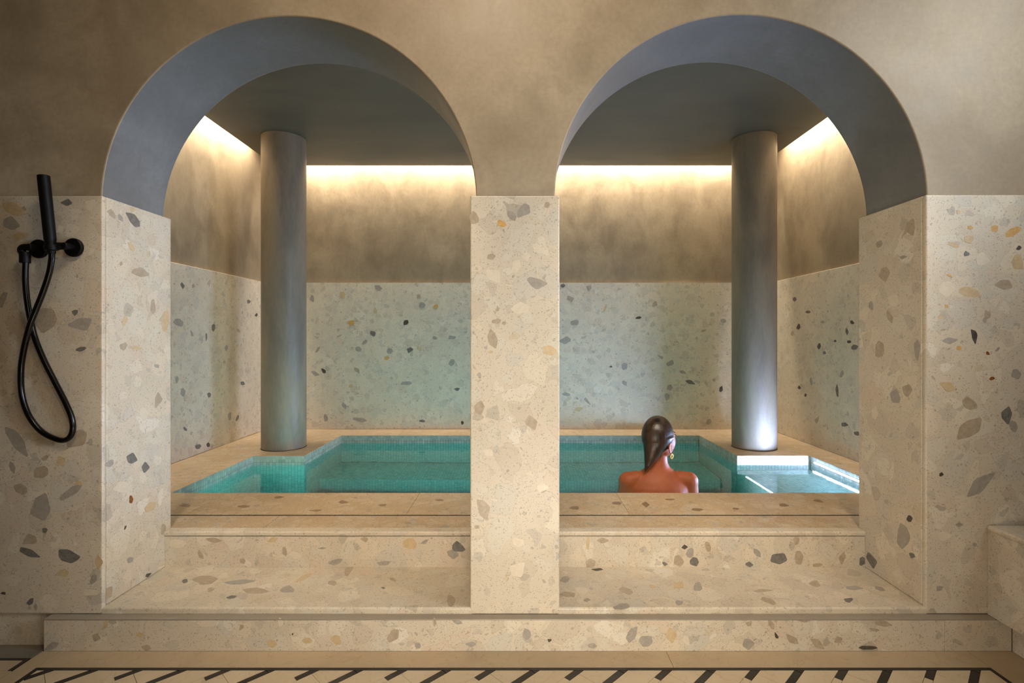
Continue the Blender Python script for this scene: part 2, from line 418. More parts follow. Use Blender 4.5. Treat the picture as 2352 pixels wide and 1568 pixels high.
# ================================================================== steps
stp = empty('stone_steps', (0, 1.8, 0), label='broad terrazzo steps leading up from the patterned floor to the pool edge', cat='steps')
def part(o): return put(o, stp)
Yr = ya
riser = part(box('riser', -1071*U, 980*U*0.983-0.0005, Yr, Yr+0.03, 0, Z_LG-0.004, M['stone'], 0.0008))
riser2 = part(box('riser', 980*U*0.983+0.0005, 1115*U, Yr, Yr+0.03, 0, Z_LG-0.004, M['stone'], 0.0008))
part(box('edge_strip', -1071*U, 1078*U, Yr-0.001, Y0+0.002, Z_LG-0.004, Z_LG, M['strip'], 0.0008))
part(box('riser', -1071*U, -1053*U, Yr+0.03, 1.80, 0, Z_LG, M['stone']))
YR2 = 1.176*ZF
treads = []
for a, b in ((-955*U, px0), (px1, 937*U)):
    treads.append(part(box('tread', a-.008, b+.008, Y0, YR2+.015, Z_LG-.0035, Z_T1, M['stone'], 0.007, 4)))
    treads.append(part(box('riser', a+e, b-e, YR2, YR2+0.02, Z_T1-.001, Z_D-0.02, M['stone'])))
    part(box('tread', a-.004, b+.004, YR2-0.004, YB0+.004, Z_D-0.019, Z_D, M['stone'], 0.006, 4))

# low bench at the right side of the front room
bn = empty('stone_bench', (1.95, 1.2, 0), label='low terrazzo bench with a rounded edge along the right wall', cat='bench')
put(box('bench_block', 1078*U, XR-0.002, 0.3, Y0-0.001, Z_LG+.0005, 0.395, M['stone'], 0.0), bn)
put(box('bench_top', 1074*U, XR-0.002, 0.3, Y0-0.001, 0.390, 0.409, M['stone'], 0.008, 4), bn)
put(box('bench_plinth', 1115*U+.001, XR-0.002, 0.3, Yr-0.001, 0.0, Z_LG, M['stone'], 0.0), bn)

# ================================================================== STRUCTURE: pool room
XPL, XPR, YBK = -1433*U, 1430*U, 2.48*ZF
ZDD = 1.5005; ZCS = CH+950*U; ZTOP = 2.80
wl = box('wall_side', XPL-TH-0.1, XPL-TH, YPB, YBK+TH+0.1, -0.9, ZTOP, M['plaster_pool'], kind='structure')
wr = box('wall_side', XPR+TH, XPR+TH+0.1, YPB, YBK+TH+0.1, -0.9, ZTOP, M['plaster_pool'], kind='structure')
wb = box('wall_back', XPL-TH, XPR+TH, YBK+TH, YBK+TH+0.1, -0.9, ZTOP, M['plaster_pool'], kind='structure')
panel['side_left'] = box('stone_panel', XPL-TH+e, XPL, YB0, YBK, Z_D, ZDD, M['stone_fine'], 0.002, parent=wl)
panel['side_right'] = box('stone_panel', XPR, XPR+TH-e, YB0, YBK, Z_D, ZDD, M['stone_fine'], 0.002, parent=wr)
xs = [XPL-TH, -350*U, 380*U, XPR+TH]
for i in range(3):
    panel['back%d' % i] = box('stone_panel', xs[i], xs[i+1]-0.0004, YBK, YBK+TH-e, Z_D, ZDD, M['stone_fine'], 0.0, parent=wb)
cs = box('ceiling', -1343*U, 1335*U, YPB+0.001, 2.405*ZF, ZCS, ZCS+0.09, M['plaster_ceiling'], kind='structure')
box('ceiling', XPL-TH-0.1, XPR+TH+0.1, YPB, YBK+TH+0.1, ZTOP, ZTOP+0.05, M['plaster_pool'], kind='structure')

# pool outline (world x, y)
X1, X2, X3, X4 = -1170*U, -945*U, 969*U, 1293*U
YF, YN, YB = 1.467*ZF, 1.926*ZF, 2.328*ZF
Z_W = CH-564*U
# deck slabs: two rows before the pool, the sides and the back
dk = empty('pool_deck', (0, 2.2, Z_D), kind='structure')
def deck(x0, x1, y0, y1, zt=0.03):
    return put(box('deck_slab', x0+.0005, x1-.0005, y0+.0005, y1-.0005, Z_D-zt, Z_D, M['stone_deck'], 0.0008, 1), dk)
YS0, YS1 = 1.2790*ZF, 1.2865*ZF
for a, b in ((XPL, -700*U), (-700*U, 30*U), (30*U, 720*U), (720*U, XPR)): deck(a, b, YB0, YS0)
COP = []
xj = [XPL, -980*U, -331*U, 330*U, 1009*U, XPR]
for a, b in zip(xj, xj[1:]): COP.append(deck(a, b, YS1, YF))
put(box('drain_channel', XPL, XPR, YS0+0.0006, YS1-0.0002, Z_D-0.03, Z_D-0.0012, M['slot']), dk)
deck(XPL, X1, YF, YN); deck(X4, XPR, YF, YN)
for a, b in ((XPL, X2), (X3, XPR)): deck(a, b, YN, YB)
for a, b in ((XPL, -640*U), (-640*U, 20*U), (20*U, 690*U), (690*U, XPR)): deck(a, b, YB, YBK)
# concrete body below the steps and deck
box('floor_slab', XPL-TH, XPR+TH, 1.82, YF-0.05, -0.9, 0.10, M['grout'], kind='structure')
box('floor_slab', XPL-TH, XPR+TH, YR2+0.03, YS0-0.003, 0.10, Z_D-0.031, M['grout'], kind='structure')

# ------------------------------------------------------------------ pool
ZFLOOR = Z_W-0.92
pool = empty('plunge_pool', (0, 3.3, Z_D), label='sunken rectangular pool lined with small green-grey mosaic tiles', cat='pool')
ring = [(X1, YF), (X4, YF), (X4, YN), (X3, YN), (X3, YB), (X2, YB), (X2, YN), (X1, YN)]
bm = bmesh.new()
def qbox(x0, x1, y0, y1, z0, z1): bm_box(bm, x0, x1, y0, y1, z0, z1)
tk = 0.0025; zt = Z_D-0.0305
qbox(X1-.05, X4+.05, YF-.05, YF-tk, ZFLOOR-.1, zt)
qbox(X4+tk, X4+.05, YF-tk, YN+.05, ZFLOOR-.1, zt); qbox(X3+tk, X4+tk, YN+tk, YN+.05, ZFLOOR-.1, zt)
qbox(X3+tk, X3+.05, YN+.05, YB+.05, ZFLOOR-.1, zt); qbox(X2-.05, X3+tk, YB+tk, YB+.05, ZFLOOR-.1, zt)
qbox(X2-.05, X2-tk, YN+.05, YB+tk, ZFLOOR-.1, zt); qbox(X1-tk, X2-tk, YN+tk, YN+.05, ZFLOOR-.1, zt)
qbox(X1-.05, X1-tk, YF-tk, YN+.05, ZFLOOR-.1, zt)
qbox(X1-tk, X4+tk, YF-tk, YB+tk, ZFLOOR-.1, ZFLOOR-tk)
shell = put(obj('shell', mesh(bm, 'shell'), M['grout']), pool)
# mosaic: each tile its own little block, joined (too small to pick apart)
TP = 0.0205; TG = 0.0016
quads = []; shades = []
def tile_face(o, u, v, n, nu, nv):      # o corner, u/v unit vectors, n outward (to water)
    o, u, v, n = map(np.array, (o, u, v, n))
    I, J = np.meshgrid(np.arange(nu), np.arange(nv), indexing='ij'); I = I.ravel(); J = J.ravel()
    c = o+I[:, None]*u*TP+J[:, None]*v*TP
    a, b = TG/2, TP-TG/2
    f = [c+u*x+v*y for x, y in ((a, a), (b, a), (b, b), (a, b))]
    k = [q-n*tk for q in f]
    for s_ in ([f[0], f[1], f[2], f[3]], [k[0], k[1], f[1], f[0]], [k[1], k[2], f[2], f[1]], [k[2], k[3], f[3], f[2]], [k[3], k[0], f[0], f[3]]):
        quads.append(np.stack(s_, 1))
    rs = np.random.RandomState(len(quads)).rand(len(I))
    for _ in range(5): shades.append(rs)
def wall_tiles(x0, y0, x1, y1, n, z0, z1):
    L = math.hypot(x1-x0, y1-y0); u = ((x1-x0)/L, (y1-y0)/L, 0)
    tile_face((x0, y0, z1), u, (0, 0, -1), (n[0], n[1], 0), int(round(L/TP)), int((z1-z0)/TP))
zt1 = Z_D-0.002
wall_tiles(X1, YF, X4, YF, (0, 1), ZFLOOR, zt1-0.03)
wall_tiles(X4, YF, X4, YN, (-1, 0), ZFLOOR, zt1); wall_tiles(X3, YN, X4, YN, (0, -1), ZFLOOR, zt1)
wall_tiles(X3, YN, X3, YB, (-1, 0), ZFLOOR, zt1); wall_tiles(X2, YB, X3, YB, (0, -1), ZFLOOR, zt1)
wall_tiles(X2, YN, X2, YB, (1, 0), ZFLOOR, zt1); wall_tiles(X1, YN, X2, YN, (0, -1), ZFLOOR, zt1)
wall_tiles(X1, YF, X1, YN, (1, 0), ZFLOOR, zt1)
def floor_tiles(x0, x1, y0, y1, z): tile_face((x0, y0, z), (1, 0, 0), (0, 1, 0), (0, 0, 1), int((x1-x0)/TP), int((y1-y0)/TP))
ZB = Z_W-0.60; YBN = 3.66                     # back bench
ZA = Z_W-0.13                                  # shallow ledge in the right alcove
ZFB = -0.285                                   # front bench she sits on
floor_tiles(X1, X3, 3.10, YBN, ZFLOOR); 
floor_tiles(X2, X3, YBN, YB, ZB)
wall_tiles(X2, YBN, X3, YBN, (0, -1), ZFLOOR, ZB)
floor_tiles(X3, X4, YF, YN, ZA)
wall_tiles(X3, YF, X3, YN, (-1, 0), ZFLOOR, ZA)
floor_tiles(X1, X3, YF, 3.10, ZFB); wall_tiles(X1, 3.10, X3, 3.10, (0, 1), ZFLOOR, ZFB)
bm = bmesh.new()
bm_box(bm, X2, X3, YBN+tk, YB, ZFLOOR, ZB-tk); bm_box(bm, X3+tk, X4, YF, YN, ZFLOOR, ZA-tk); bm_box(bm, X1, X3, YF, 3.10-tk, ZFLOOR, ZFB-tk)
put(obj('bench_body', mesh(bm, 'bench_body'), M['grout']), pool)
Q = np.concatenate([q.reshape(-1, 4, 3) for q in quads]); SH = np.concatenate(shades)
me = bpy.data.meshes.new('mosaic'); nq = len(Q)
me.vertices.add(nq*4); me.vertices.foreach_set('co', (Q.reshape(-1, 3)).astype(np.float32).ravel())
me.loops.add(nq*4); me.loops.foreach_set('vertex_index', np.arange(nq*4, dtype=np.int32))
me.polygons.add(nq); me.polygons.foreach_set('loop_start', np.arange(0, nq*4, 4, dtype=np.int32))
me.polygons.foreach_set('loop_total', np.full(nq, 4, dtype=np.int32))
me.update(calc_edges=True)
at = me.attributes.new('shade', 'FLOAT', 'FACE'); at.data.foreach_set('value', SH.astype(np.float32))
ms = put(obj('mosaic_tiles', me, M['mosaic'], kind='stuff'), pool)
# water body
o = 0.0012
wr_ = [(X1-o, YF-o), (X4+o, YF-o), (X4+o, YN+o), (X3+o, YN+o), (X3+o, YB+o), (X2-o, YB+o), (X2-o, YN+o), (X1-o, YN+o)]
prism('pool_water', wr_, ZFLOOR-0.001, Z_W, M['water'], axis='z', kind='stuff', label='still turquoise water filling the mosaic pool', cat='water')
# LED strips of the pool
zl = CH-544*U
st1 = empty('light_strip', (X4, 3.0, zl), label='glowing cool white light strip on the right pool wall above the water', cat='light strip')
put(box('diffuser', X4-0.010, X4-0.002, 2.62, YN-0.055, zl-0.0045, zl+0.0045, M['led'], 0.003, 2), st1)
put(box('mounting_rail', X4-0.003, X4-0.0003, 2.60, YN-0.045, zl-0.010, zl+0.007, M['strip'], 0.0), st1)
st2 = empty('light_strip', (X3, 3.0, ZA), label='submerged light strip along the edge of the shallow ledge', cat='light strip')
put(box('diffuser', X3-0.012, X3-0.001, 2.62, 3.25, ZA-0.012, ZA-0.002, M['led_sub'], 0.002, 1), st2)

# ------------------------------------------------------------------ columns
def column(x, label):
    y = 2.08*ZF; r = 0.1465
    c = empty('round_column', (x, y, Z_D), label=label, cat='column', group='grey plaster columns beside the pool')
    prof = [(r-0.004, 0), (r, 0.006), (r, ZCS-Z_D-0.001)]
    me = smooth_auto(mesh(lathe([(r-0.004, 0.0), (r-0.001, 0.003), (r, 0.008)]+[(r, 0.008+i*(ZCS-Z_D-0.01)/10) for i in range(1, 11)], 96), 'shaft'), 50)
    s_ = obj('shaft', me, M['plaster_column'], parent=c)
    me = smooth_auto(mesh(lathe([(r+0.002, 0.0), (r+0.002, 0.002)], 64), 'base_joint'), 50)
    obj('base_joint', me, M['slot'], parent=c)
    return c
column(-1.645, 'round grey plaster column standing at the left corner of the pool')
column(1.658, 'round grey plaster column at the right corner, lit bluish near its base')

# ceiling lamps added to light treads and coping (unseen, above the camera's upper edge)
for x, y, l in ((-0.75, 0.45, 'added square ceiling spot before the left arch, out of view'), (0.75, 0.45, 'added square ceiling spot before the right arch, out of view')):
    c = empty('added_ceiling_lamp', (x, y, CEIL), label=l, cat='lamp', group='ceiling lamps')
    put(box('added_lamp_housing', x-.09, x+.09, y-.09, y+.09, CEIL-.045, CEIL-.0005, M['black'], 0.004), c)
    put(box('added_lamp_diffuser', x-.075, x+.075, y-.075, y+.075, CEIL-.05, CEIL-.0455, M['lamp'], 0.001), c)

# ------------------------------------------------------------------ hand shower
hs = empty('hand_shower', (P(100, 560, 1.0)), label='matt black hand shower with looped hose on the left terrazzo wall', cat='shower')
zr = 0.975
def sh(px, py, z=zr): return P(px, py, z)
def hadd(name, bm, mat, ang=35, **k): return put(obj(name, smooth_auto(mesh(bm, name), ang), mat, **k), hs)
k = zr/680
# two wall roses with their stems
for (cx, cy) in ((76, 569), (157, 566)):
    p0 = Vector(((cx-1190)*0.985*U, Y0+0.0002, CH-(cy-775)*0.985*U))
    r = 21.5*0.985*U
    bm = lathe([(r-.001, 0), (r, .002), (r, .010), (r-.003, .0125)], 40); hadd('wall_rose', place(bm, p0, p0+Vector((0, -1, 0))), M['black'])
    bm = lathe([(.011, 0), (.011, .034), (.009, .036)], 24); hadd('stem', place(bm, p0+Vector((0, -.011, 0)), p0+Vector((0, -1, 0))), M['black'])
# left outlet elbow, pointing down to the hose
e0 = sh(56, 574, .985); e1 = sh(59, 604, .98)
pj = Vector(((76-1190)*0.985*U, Y0-0.033, CH-(569-775)*0.985*U))
el = catmull([pj, Vector((e0.x+.010, Y0-.038, pj.z)), Vector((e0.x+.001, Y0-.038, pj.z-.010)), Vector((e1.x, Y0-.038, e1.z+.02))], 8)
hadd('elbow', tube(el, [.011]*len(el), 20), M['black'])
bm = lathe([(.0145, 0), (.015, .002), (.015, .032), (.0135, .036)], 28)
hadd('outlet_sleeve', place(bm, Vector((e1.x, Y0-.038, e1.z)), Vector((e1.x-.001, Y0-.038, e1.z+.1))), M['black'])
# right holder: arm towards the wand and its clamp ring
pa = Vector(((157-1190)*0.985*U, Y0-0.030, CH-(566-775)*0.985*U)); pc = sh(120, 570, .97); pc.y = Y0-.045
bm = tube([pa, (pa+pc)/2+Vector((0, -.004, .001)), pc], [.0115, .009, .0075], 18); hadd('holder_arm', bm, M['black'])
bm = lathe([(.008, -.012), (.0115, -.010), (.0115, .010), (.008, .012)], 24)
hadd('holder_knuckle', place(bm, pa+Vector((-.024, -.008, .0005)), pa+Vector((-1, -.3, 0))), M['black'])
w0 = P(118.5, 583, .97); w0.y = Y0-.048; w1 = P(99, 402, .955); w1.y = Y0-.062
kk = (w0.y/ZF)
w0 = Vector(((118.5-1190)*w0.y/ZF*U, w0.y, CH-(583-775)*w0.y/ZF*U)); w1 = Vector(((99.5-1190)*w1.y/ZF*U, w1.y, CH-(403-775)*w1.y/ZF*U))
L = (w1-w0).length
hadd('holder_ring', place(lathe([(.0125, .010), (.0185, .012), (.0190, .021), (.0175, .030), (.0120, .031)], 28), w0, w1), M['black'])
hadd('wand', place(lathe([(.0095, 0), (.0115, .004), (.0120, .030), (.0150, .040), (.0165, .047), (.0168, .08), (.0170, L-.012), (.0168, L-.001), (.0158, L)], 32), w0, w1), M['black'])
hadd('spray_face', place(lathe([(.0130, L), (.0130, L+.0012)], 24), w0, w1), M['slot'])
# hose
def hp(px, py, d): y = Y0-d; return Vector(((px-1190)*y/ZF*U, y, CH-(py-775)*y/ZF*U))
hose = catmull([hp(119, 580, .048), hp(118, 598, .045), hp(112, 630, .040), hp(98, 672, .036), hp(82, 712, .034), hp(68, 748, .034), hp(55, 800, .026), hp(48, 850, .018), hp(50, 905, .014), hp(65, 952, .012), hp(92, 988, .012), hp(125, 1007, .012), hp(150, 1010, .012), hp(165, 995, .012), hp(166, 965, .013), hp(152, 928, .014), hp(125, 875, .014), hp(100, 825, .013), hp(80, 775, .012), hp(68, 725, .016), hp(61, 680, .026), hp(58, 640, .034), hp(59, 600, .038)], 8)
hadd('hose', tube(hose, [0.0088]*len(hose), 14), M['hose'], 60)

# ------------------------------------------------------------------ conspicuous stone chips let into the slabs
rng = random.Random(11)
def chip(par, origin_f, nrm, pxy, w_, h_, rot, c):
    """irregular inlaid chip; outline set out on the slab's own face"""
    n = rng.choice((4, 5, 5, 6, 7)); pts = []
    for i in range(n):
        a = 2*math.pi*(i+rng.uniform(-.25, .25))/n; rr = rng.uniform(.74, 1.28)
        x = math.cos(a)*rr*w_/2; y = math.sin(a)*rr*h_/2; c_, s_ = math.cos(math.radians(rot)), math.sin(math.radians(rot))
        pts.append((pxy[0]+x*c_-y*s_, pxy[1]+x*s_+y*c_))
    pts = [((1-.13)*Vector(p)+.13*Vector(pts[(i+d) % n]))[:] for i, p in enumerate(pts) for d in (-1, 1)]
    W = [origin_f(*p) for p in pts]
    bm = bmesh.new(); nn = Vector(nrm); up = rng.uniform(.0002, .0006)
    a = [bm.verts.new(q+nn*up) for q in W]; b = [bm.verts.new(q-nn*0.001) for q in W]
    bm.faces.new(a)
    m = len(W)
    for i in range(m): bm.faces.new((a[i], b[i], b[(i+1) % m], a[(i+1) % m]))
    bmesh.ops.recalc_face_normals(bm, faces=bm.faces[:])
    o = obj('stone_chip', mesh(bm, 'stone_chip'), CH_M[c]); o.parent = par
    if par.parent is not None: o.matrix_parent_inverse = Matrix.Identity(4)
    o.location = -(Vector(par.location)+(Vector(par.parent.location) if par.parent else Vector((0, 0, 0))))
def fz(zr): return lambda x, y: P(x, y, zr)
def fx(X): return lambda x, y: P(x, y, X/((x-1190)*U))
def fh(Z): return lambda x, y: P(x, y, (CH-Z)/((y-775)*U))
def chips(par, f, n, rows):
    for r in rows: chip(par, f, n, r[:2], r[2], r[3], r[4], r[5])
F = (0, -1, 0)
chips(panel['left'], fz(1.0), F, [(30,478,58,34,20,'t'),(155,465,18,32,90,'d'),(22,512,46,32,10,'g'),(50,541,38,17,-15,'t'),(54,480,12,20,20,'b'),(108,730,62,66,0,'b'),(180,745,56,40,-20,'g'),(186,801,32,11,-8,'d'),(172,717,14,14,0,'d'),(6,690,16,44,15,'g'),(36,1008,88,34,55,'g'),(178,1008,66,44,-20,'b'),(95,1165,62,66,0,'g'),(162,1130,54,20,-35,'g'),(48,1124,44,24,28,'b'),(95,1082,44,30,-20,'b'),(104,1052,20,12,-30,'b'),(70,1240,36,26,0,'b'),(66,1269,52,20,18,'d'),(155,1279,60,32,25,'d'),(146,1316,32,18,-15,'t'),(215,1331,24,18,-50,'g'),(70,1380,20,12,-50,'d'),(102,1217,14,16,0,'d'),(8,1362,12,7,0,'k'),(140,1058,34,20,60,'t'),(29,1072,30,14,70,'g'),(228,1290,20,40,0,'t'),(210,1360,40,16,0,'p'),(82,1395,10,22,0,'g'),(182,1110,14,14,0,'t'),(205,470,30,26,0,'p')])
chips(panel['pillar'], fz(1.0), F, [(1204,484,46,28,-35,'g'),(1176,494,26,18,60,'g'),(1257,470,18,20,10,'b'),(1152,513,26,14,20,'y'),(1090,499,22,28,0,'b'),(1129,588,22,16,-10,'b'),(1230,648,50,26,12,'g'),(1132,775,50,22,72,'b'),(1141,737,24,14,0,'b'),(1157,742,12,9,-30,'b'),(1262,804,34,32,0,'t'),(1133,633,50,34,45,'p'),(1186,612,22,34,0,'p'),(1208,588,24,24,0,'p'),(1195,706,42,24,0,'p'),(1143,710,10,14,40,'b'),(1102,937,30,34,0,'b'),(1222,970,42,28,60,'b'),(1110,1168,46,28,70,'b'),(1190,1310,50,36,-50,'p'),(1232,566,20,16,0,'p'),(1127,808,12,8,0,'t'),(1188,1245,30,22,20,'p'),(1245,1120,34,22,0,'p'),(1120,1040,36,26,30,'p'),(1095,1210,12,8,0,'b'),(1278,1255,8,10,0,'b')])
chips(panel['right'], fz(1.0), F, [(2160,728,18,9,5,'t'),(2238,770,38,18,80,'k'),(2203,800,13,11,0,'y'),(2269,811,13,8,40,'o'),(2279,869,12,8,0,'o'),(2225,925,42,26,35,'b'),(2226,985,72,40,-35,'b'),(2311,952,30,40,0,'d'),(2180,886,50,26,25,'t'),(2336,857,26,24,0,'g'),(2182,781,34,18,0,'g'),(2291,802,18,7,-40,'g'),(2285,526,20,18,20,'y'),(2326,532,50,20,-25,'y'),(2340,569,14,9,-50,'k'),(2225,548,22,22,0,'t'),(2229,522,12,9,0,'y'),(2305,653,38,26,15,'b'),(2226,672,50,26,15,'t'),(2191,563,28,13,20,'t'),(2336,600,34,38,0,'t'),(2257,596,40,34,0,'p'),(2175,662,38,36,0,'p'),(2201,486,11,11,0,'t'),(2220,583,13,12,40,'d'),(2162,1090,10,10,0,'k'),(2256,1112,80,34,-38,'g'),(2262,735,10,15,0,'g'),(2180,632,16,7,30,'y'),(2174,702,14,8,50,'y'),(2267,722,16,20,0,'b'),(2205,1205,18,12,0,'g'),(2170,1230,30,24,0,'p'),(2158,1350,20,12,-20,'g'),(2328,980,30,20,60,'g'),(2240,1250,12,10,0,'g')])
chips(panel['jleft'], fx(-955*U), (1, 0, 0), [(306,505,46,22,50,'d'),(255,490,28,12,60,'b'),(277,500,24,12,60,'g'),(304,480,12,16,0,'t'),(322,625,46,22,15,'b'),(303,1054,24,28,0,'d'),(333,1074,22,32,10,'d'),(301,1146,10,22,0,'o'),(287,1212,5,12,20,'k'),(252,1362,22,34,30,'b'),(380,737,16,48,5,'t'),(351,707,13,36,5,'b'),(283,795,20,22,0,'b'),(313,798,28,10,8,'t'),(362,920,20,44,10,'b'),(253,1063,28,18,-45,'g'),(286,735,12,28,20,'t'),(302,567,12,24,-30,'t'),(278,605,10,12,0,'b'),(345,1165,40,20,-35,'t'),(300,1285,14,20,40,'g'),(340,1320,18,8,-30,'k'),(375,1215,14,34,0,'b'),(360,840,14,10,0,'g'),(330,950,20,30,0,'p'),(280,1120,40,30,0,'p')])
chips(panel['jright'], fx(937*U), (-1, 0, 0), [(2057,910,24,44,-10,'g'),(2042,725,14,36,-15,'b'),(2021,806,20,44,0,'b'),(2003,1284,24,52,-15,'d'),(2085,895,26,34,0,'b'),(2106,800,16,60,0,'g'),(2030,630,24,34,0,'b'),(2092,520,26,40,0,'b'),(2075,590,20,10,0,'g'),(2090,1190,14,18,0,'k'),(2046,1350,34,12,40,'d'),(2095,1275,20,12,40,'d'),(2020,560,16,20,0,'g'),(2050,690,26,30,0,'p'),(2010,950,20,30,0,'p'),(2075,1230,34,60,0,'g'),(2001,700,12,24,0,'g')])
chips(riser, fz(0.983), F, [(118,1485,38,17,-25,'g'),(222,1463,22,26,10,'b'),(242,1432,12,24,10,'t'),(320,1457,24,12,0,'t'),(335,1487,24,14,0,'b'),(772,1467,28,22,30,'t'),(900,1462,44,24,-45,'b'),(622,1478,24,18,0,'t'),(705,1470,24,16,0,'t'),(555,1440,10,16,30,'b'),(1210,1455,24,26,30,'g'),(1360,1482,24,13,0,'g'),(1450,1456,40,24,-55,'g'),(1482,1472,38,30,0,'g'),(1540,1460,34,34,0,'t'),(1576,1470,16,26,-20,'p'),(1772,1433,30,14,60,'b'),(1783,1459,16,8,60,'k'),(1820,1470,44,22,40,'b'),(1877,1477,38,18,30,'b'),(1925,1470,28,20,-40,'b'),(1996,1487,50,9,0,'k'),(2030,1432,46,13,8,'b'),(1845,1424,44,10,0,'b'),(2008,1445,26,8,10,'b'),(1720,1432,18,13,-30,'b'),(1050,1427,24,14,10,'g'),(998,1430,8,24,0,'b'),(1080,1480,34,14,0,'g'),(960,1482,16,14,0,'g'),(672,1456,4,5,0,'k'),(480,1432,40,20,0,'p'),(645,1428,14,18,0,'p'),(1720,1478,26,24,0,'g'),(1262,1470,10,8,0,'k')])
chips(treads[1], fz(1.176), F, [(1052,1257,34,26,10,'d'),(1040,1272,32,20,10,'g'),(940,1249,34,26,0,'t'),(880,1294,36,11,-10,'g'),(655,1267,24,12,80,'b'),(461,1275,26,14,60,'b'),(492,1240,38,14,0,'b'),(628,1240,28,14,-15,'t'),(838,1239,20,16,0,'b'),(770,1290,38,12,-15,'g'),(740,1259,20,6,0,'g'),(680,1275,36,22,20,'p'),(410,1247,36,20,0,'p'),(556,1288,16,14,0,'b'),(975,1244,20,8,-30,'g')])
chips(treads[3], fz(1.176), F, [(1790,1282,46,24,8,'d'),(1836,1280,22,36,0,'b'),(1556,1286,28,30,0,'b'),(1594,1290,24,20,0,'d'),(1572,1256,18,10,0,'k'),(1350,1246,9,30,0,'t'),(1386,1242,28,14,-5,'b'),(1626,1256,28,16,60,'b'),(1356,1293,28,18,-20,'b'),(1935,1282,18,28,0,'b'),(1982,1288,16,24,0,'d'),(1527,1294,20,10,10,'d'),(1740,1268,22,14,50,'g'),(1830,1240,18,20,0,'b'),(1720,1295,20,14,0,'d'),(1878,1297,26,10,0,'b'),(1585,1270,16,24,20,'g')]) if len(treads) > 3 else None
chips(treads[0], fh(Z_T1), (0, 0, 1), [(552,1337,78,11,-5,'g'),(472,1331,58,18,0,'b'),(426,1334,14,9,-20,'d'),(660,1353,42,18,0,'g'),(532,1371,28,9,-15,'d'),(1036,1380,26,24,-30,'b'),(483,1353,18,10,-10,'b'),(700,1325,44,9,-25,'t'),(765,1338,24,12,0,'b'),(800,1310,30,16,-60,'b'),(902,1330,18,9,20,'b'),(590,1357,60,14,0,'b'),(880,1350,12,5,0,'d')])
chips(treads[2], fh(Z_T1), (0, 0, 1), [(1439,1356,38,17,15,'b'),(1559,1345,34,18,5,'t'),(1603,1347,22,22,20,'g'),(1872,1341,32,17,15,'b'),(1950,1378,28,15,0,'d'),(1765,1380,46,14,15,'b'),(1753,1356,62,9,0,'b'),(1499,1346,18,10,0,'t'),(1305,1365,40,13,5,'b'),(1300,1330,26,16,-20,'g'),(1347,1378,20,8,0,'g'),(1560,1384,22,12,0,'g'),(1375,1307,32,7,0,'k'),(1960,1350,44,9,5,'g'),(2020,1352,26,11,15,'g'),(1430,1392,40,14,-10,'g'),(1335,1355,36,18,10,'p')])
for i_, r in ((1, (787,1153,28,8,0,'n')), (1, (640,1142,22,6,-5,'n')), (1, (560,1163,30,7,0,'n')), (1, (725,1172,30,7,0,'n')), (2, (880,1160,20,7,0,'n')), (2, (1010,1148,22,5,0,'n')), (3, (1416,1155,24,7,0,'n')), (3, (1482,1158,24,12,15,'n')), (3, (1318,1166,26,9,0,'n')), (3, (1540,1147,24,6,0,'n')), (3, (1600,1170,28,7,0,'n')), (3, (1690,1168,18,5,0,'n')), (4, (1880,1150,26,7,10,'n')), (4, (1800,1160,30,8,0,'n')), (0, (425,1160,24,8,0,'n'))):
    chips(COP[i_], fh(Z_D), (0, 0, 1), [r])
bp = lambda x: 'back0' if x < 1190-350/2.48 else ('back1' if x < 1190+380/2.48 else 'back2')
for r in [(869,661,22,14,0,'g'),(806,741,18,14,10,'y'),(932,740,15,14,0,'k'),(857,766,15,11,50,'d'),(823,801,15,15,0,'g'),(895,806,13,13,0,'g'),(888,821,14,10,0,'y'),(963,800,18,11,70,'t'),(1040,775,22,13,-20,'g'),(1001,704,13,10,0,'y'),(962,680,13,12,-60,'b'),(969,700,15,14,0,'g'),(730,802,22,8,-65,'b'),(722,857,24,11,18,'g'),(743,852,14,11,60,'k'),(932,880,26,11,5,'g'),(820,850,18,12,60,'b'),(1038,832,17,18,0,'g'),(1049,894,15,11,0,'d'),(748,960,18,9,80,'g'),(791,931,15,9,50,'g'),(825,963,34,10,15,'g'),(970,966,16,7,0,'d'),(838,786,18,9,-40,'g'),(862,713,10,15,0,'t'),(780,771,20,4,-25,'b'),(998,775,15,9,10,'g'),(941,804,15,12,-20,'d'),(1062,970,8,9,0,'k'),(717,685,11,16,0,'g'),(786,677,16,15,0,'t'),(806,886,14,9,0,'t'),(1467,729,14,7,-5,'k'),(1434,841,15,18,0,'g'),(1540,833,20,13,-35,'g'),(1585,877,23,13,15,'d'),(1532,911,20,12,65,'g'),(1538,889,15,15,0,'g'),(1656,895,17,9,-65,'k'),(1328,940,31,11,-15,'t'),(1349,921,22,7,50,'g'),(1310,685,21,15,-10,'b'),(1353,661,13,11,0,'g'),(1504,697,17,13,-50,'b'),(1569,855,16,8,35,'g'),(1321,739,24,15,-10,'g'),(1390,708,22,7,-75,'t'),(1616,759,14,7,0,'b'),(1518,820,18,10,40,'b'),(1301,905,18,8,5,'g'),(1298,781,30,24,0,'g'),(1293,656,12,8,0,'d'),(1434,879,10,18,-30,'g'),(1403,842,10,5,0,'k'),(1628,969,12,14,0,'g'),(1640,872,8,9,0,'b'),(1662,736,12,10,0,'g'),(1326,915,7,8,0,'g')]:
    chips(panel[bp(r[0])], fz(2.4797), F, [r])
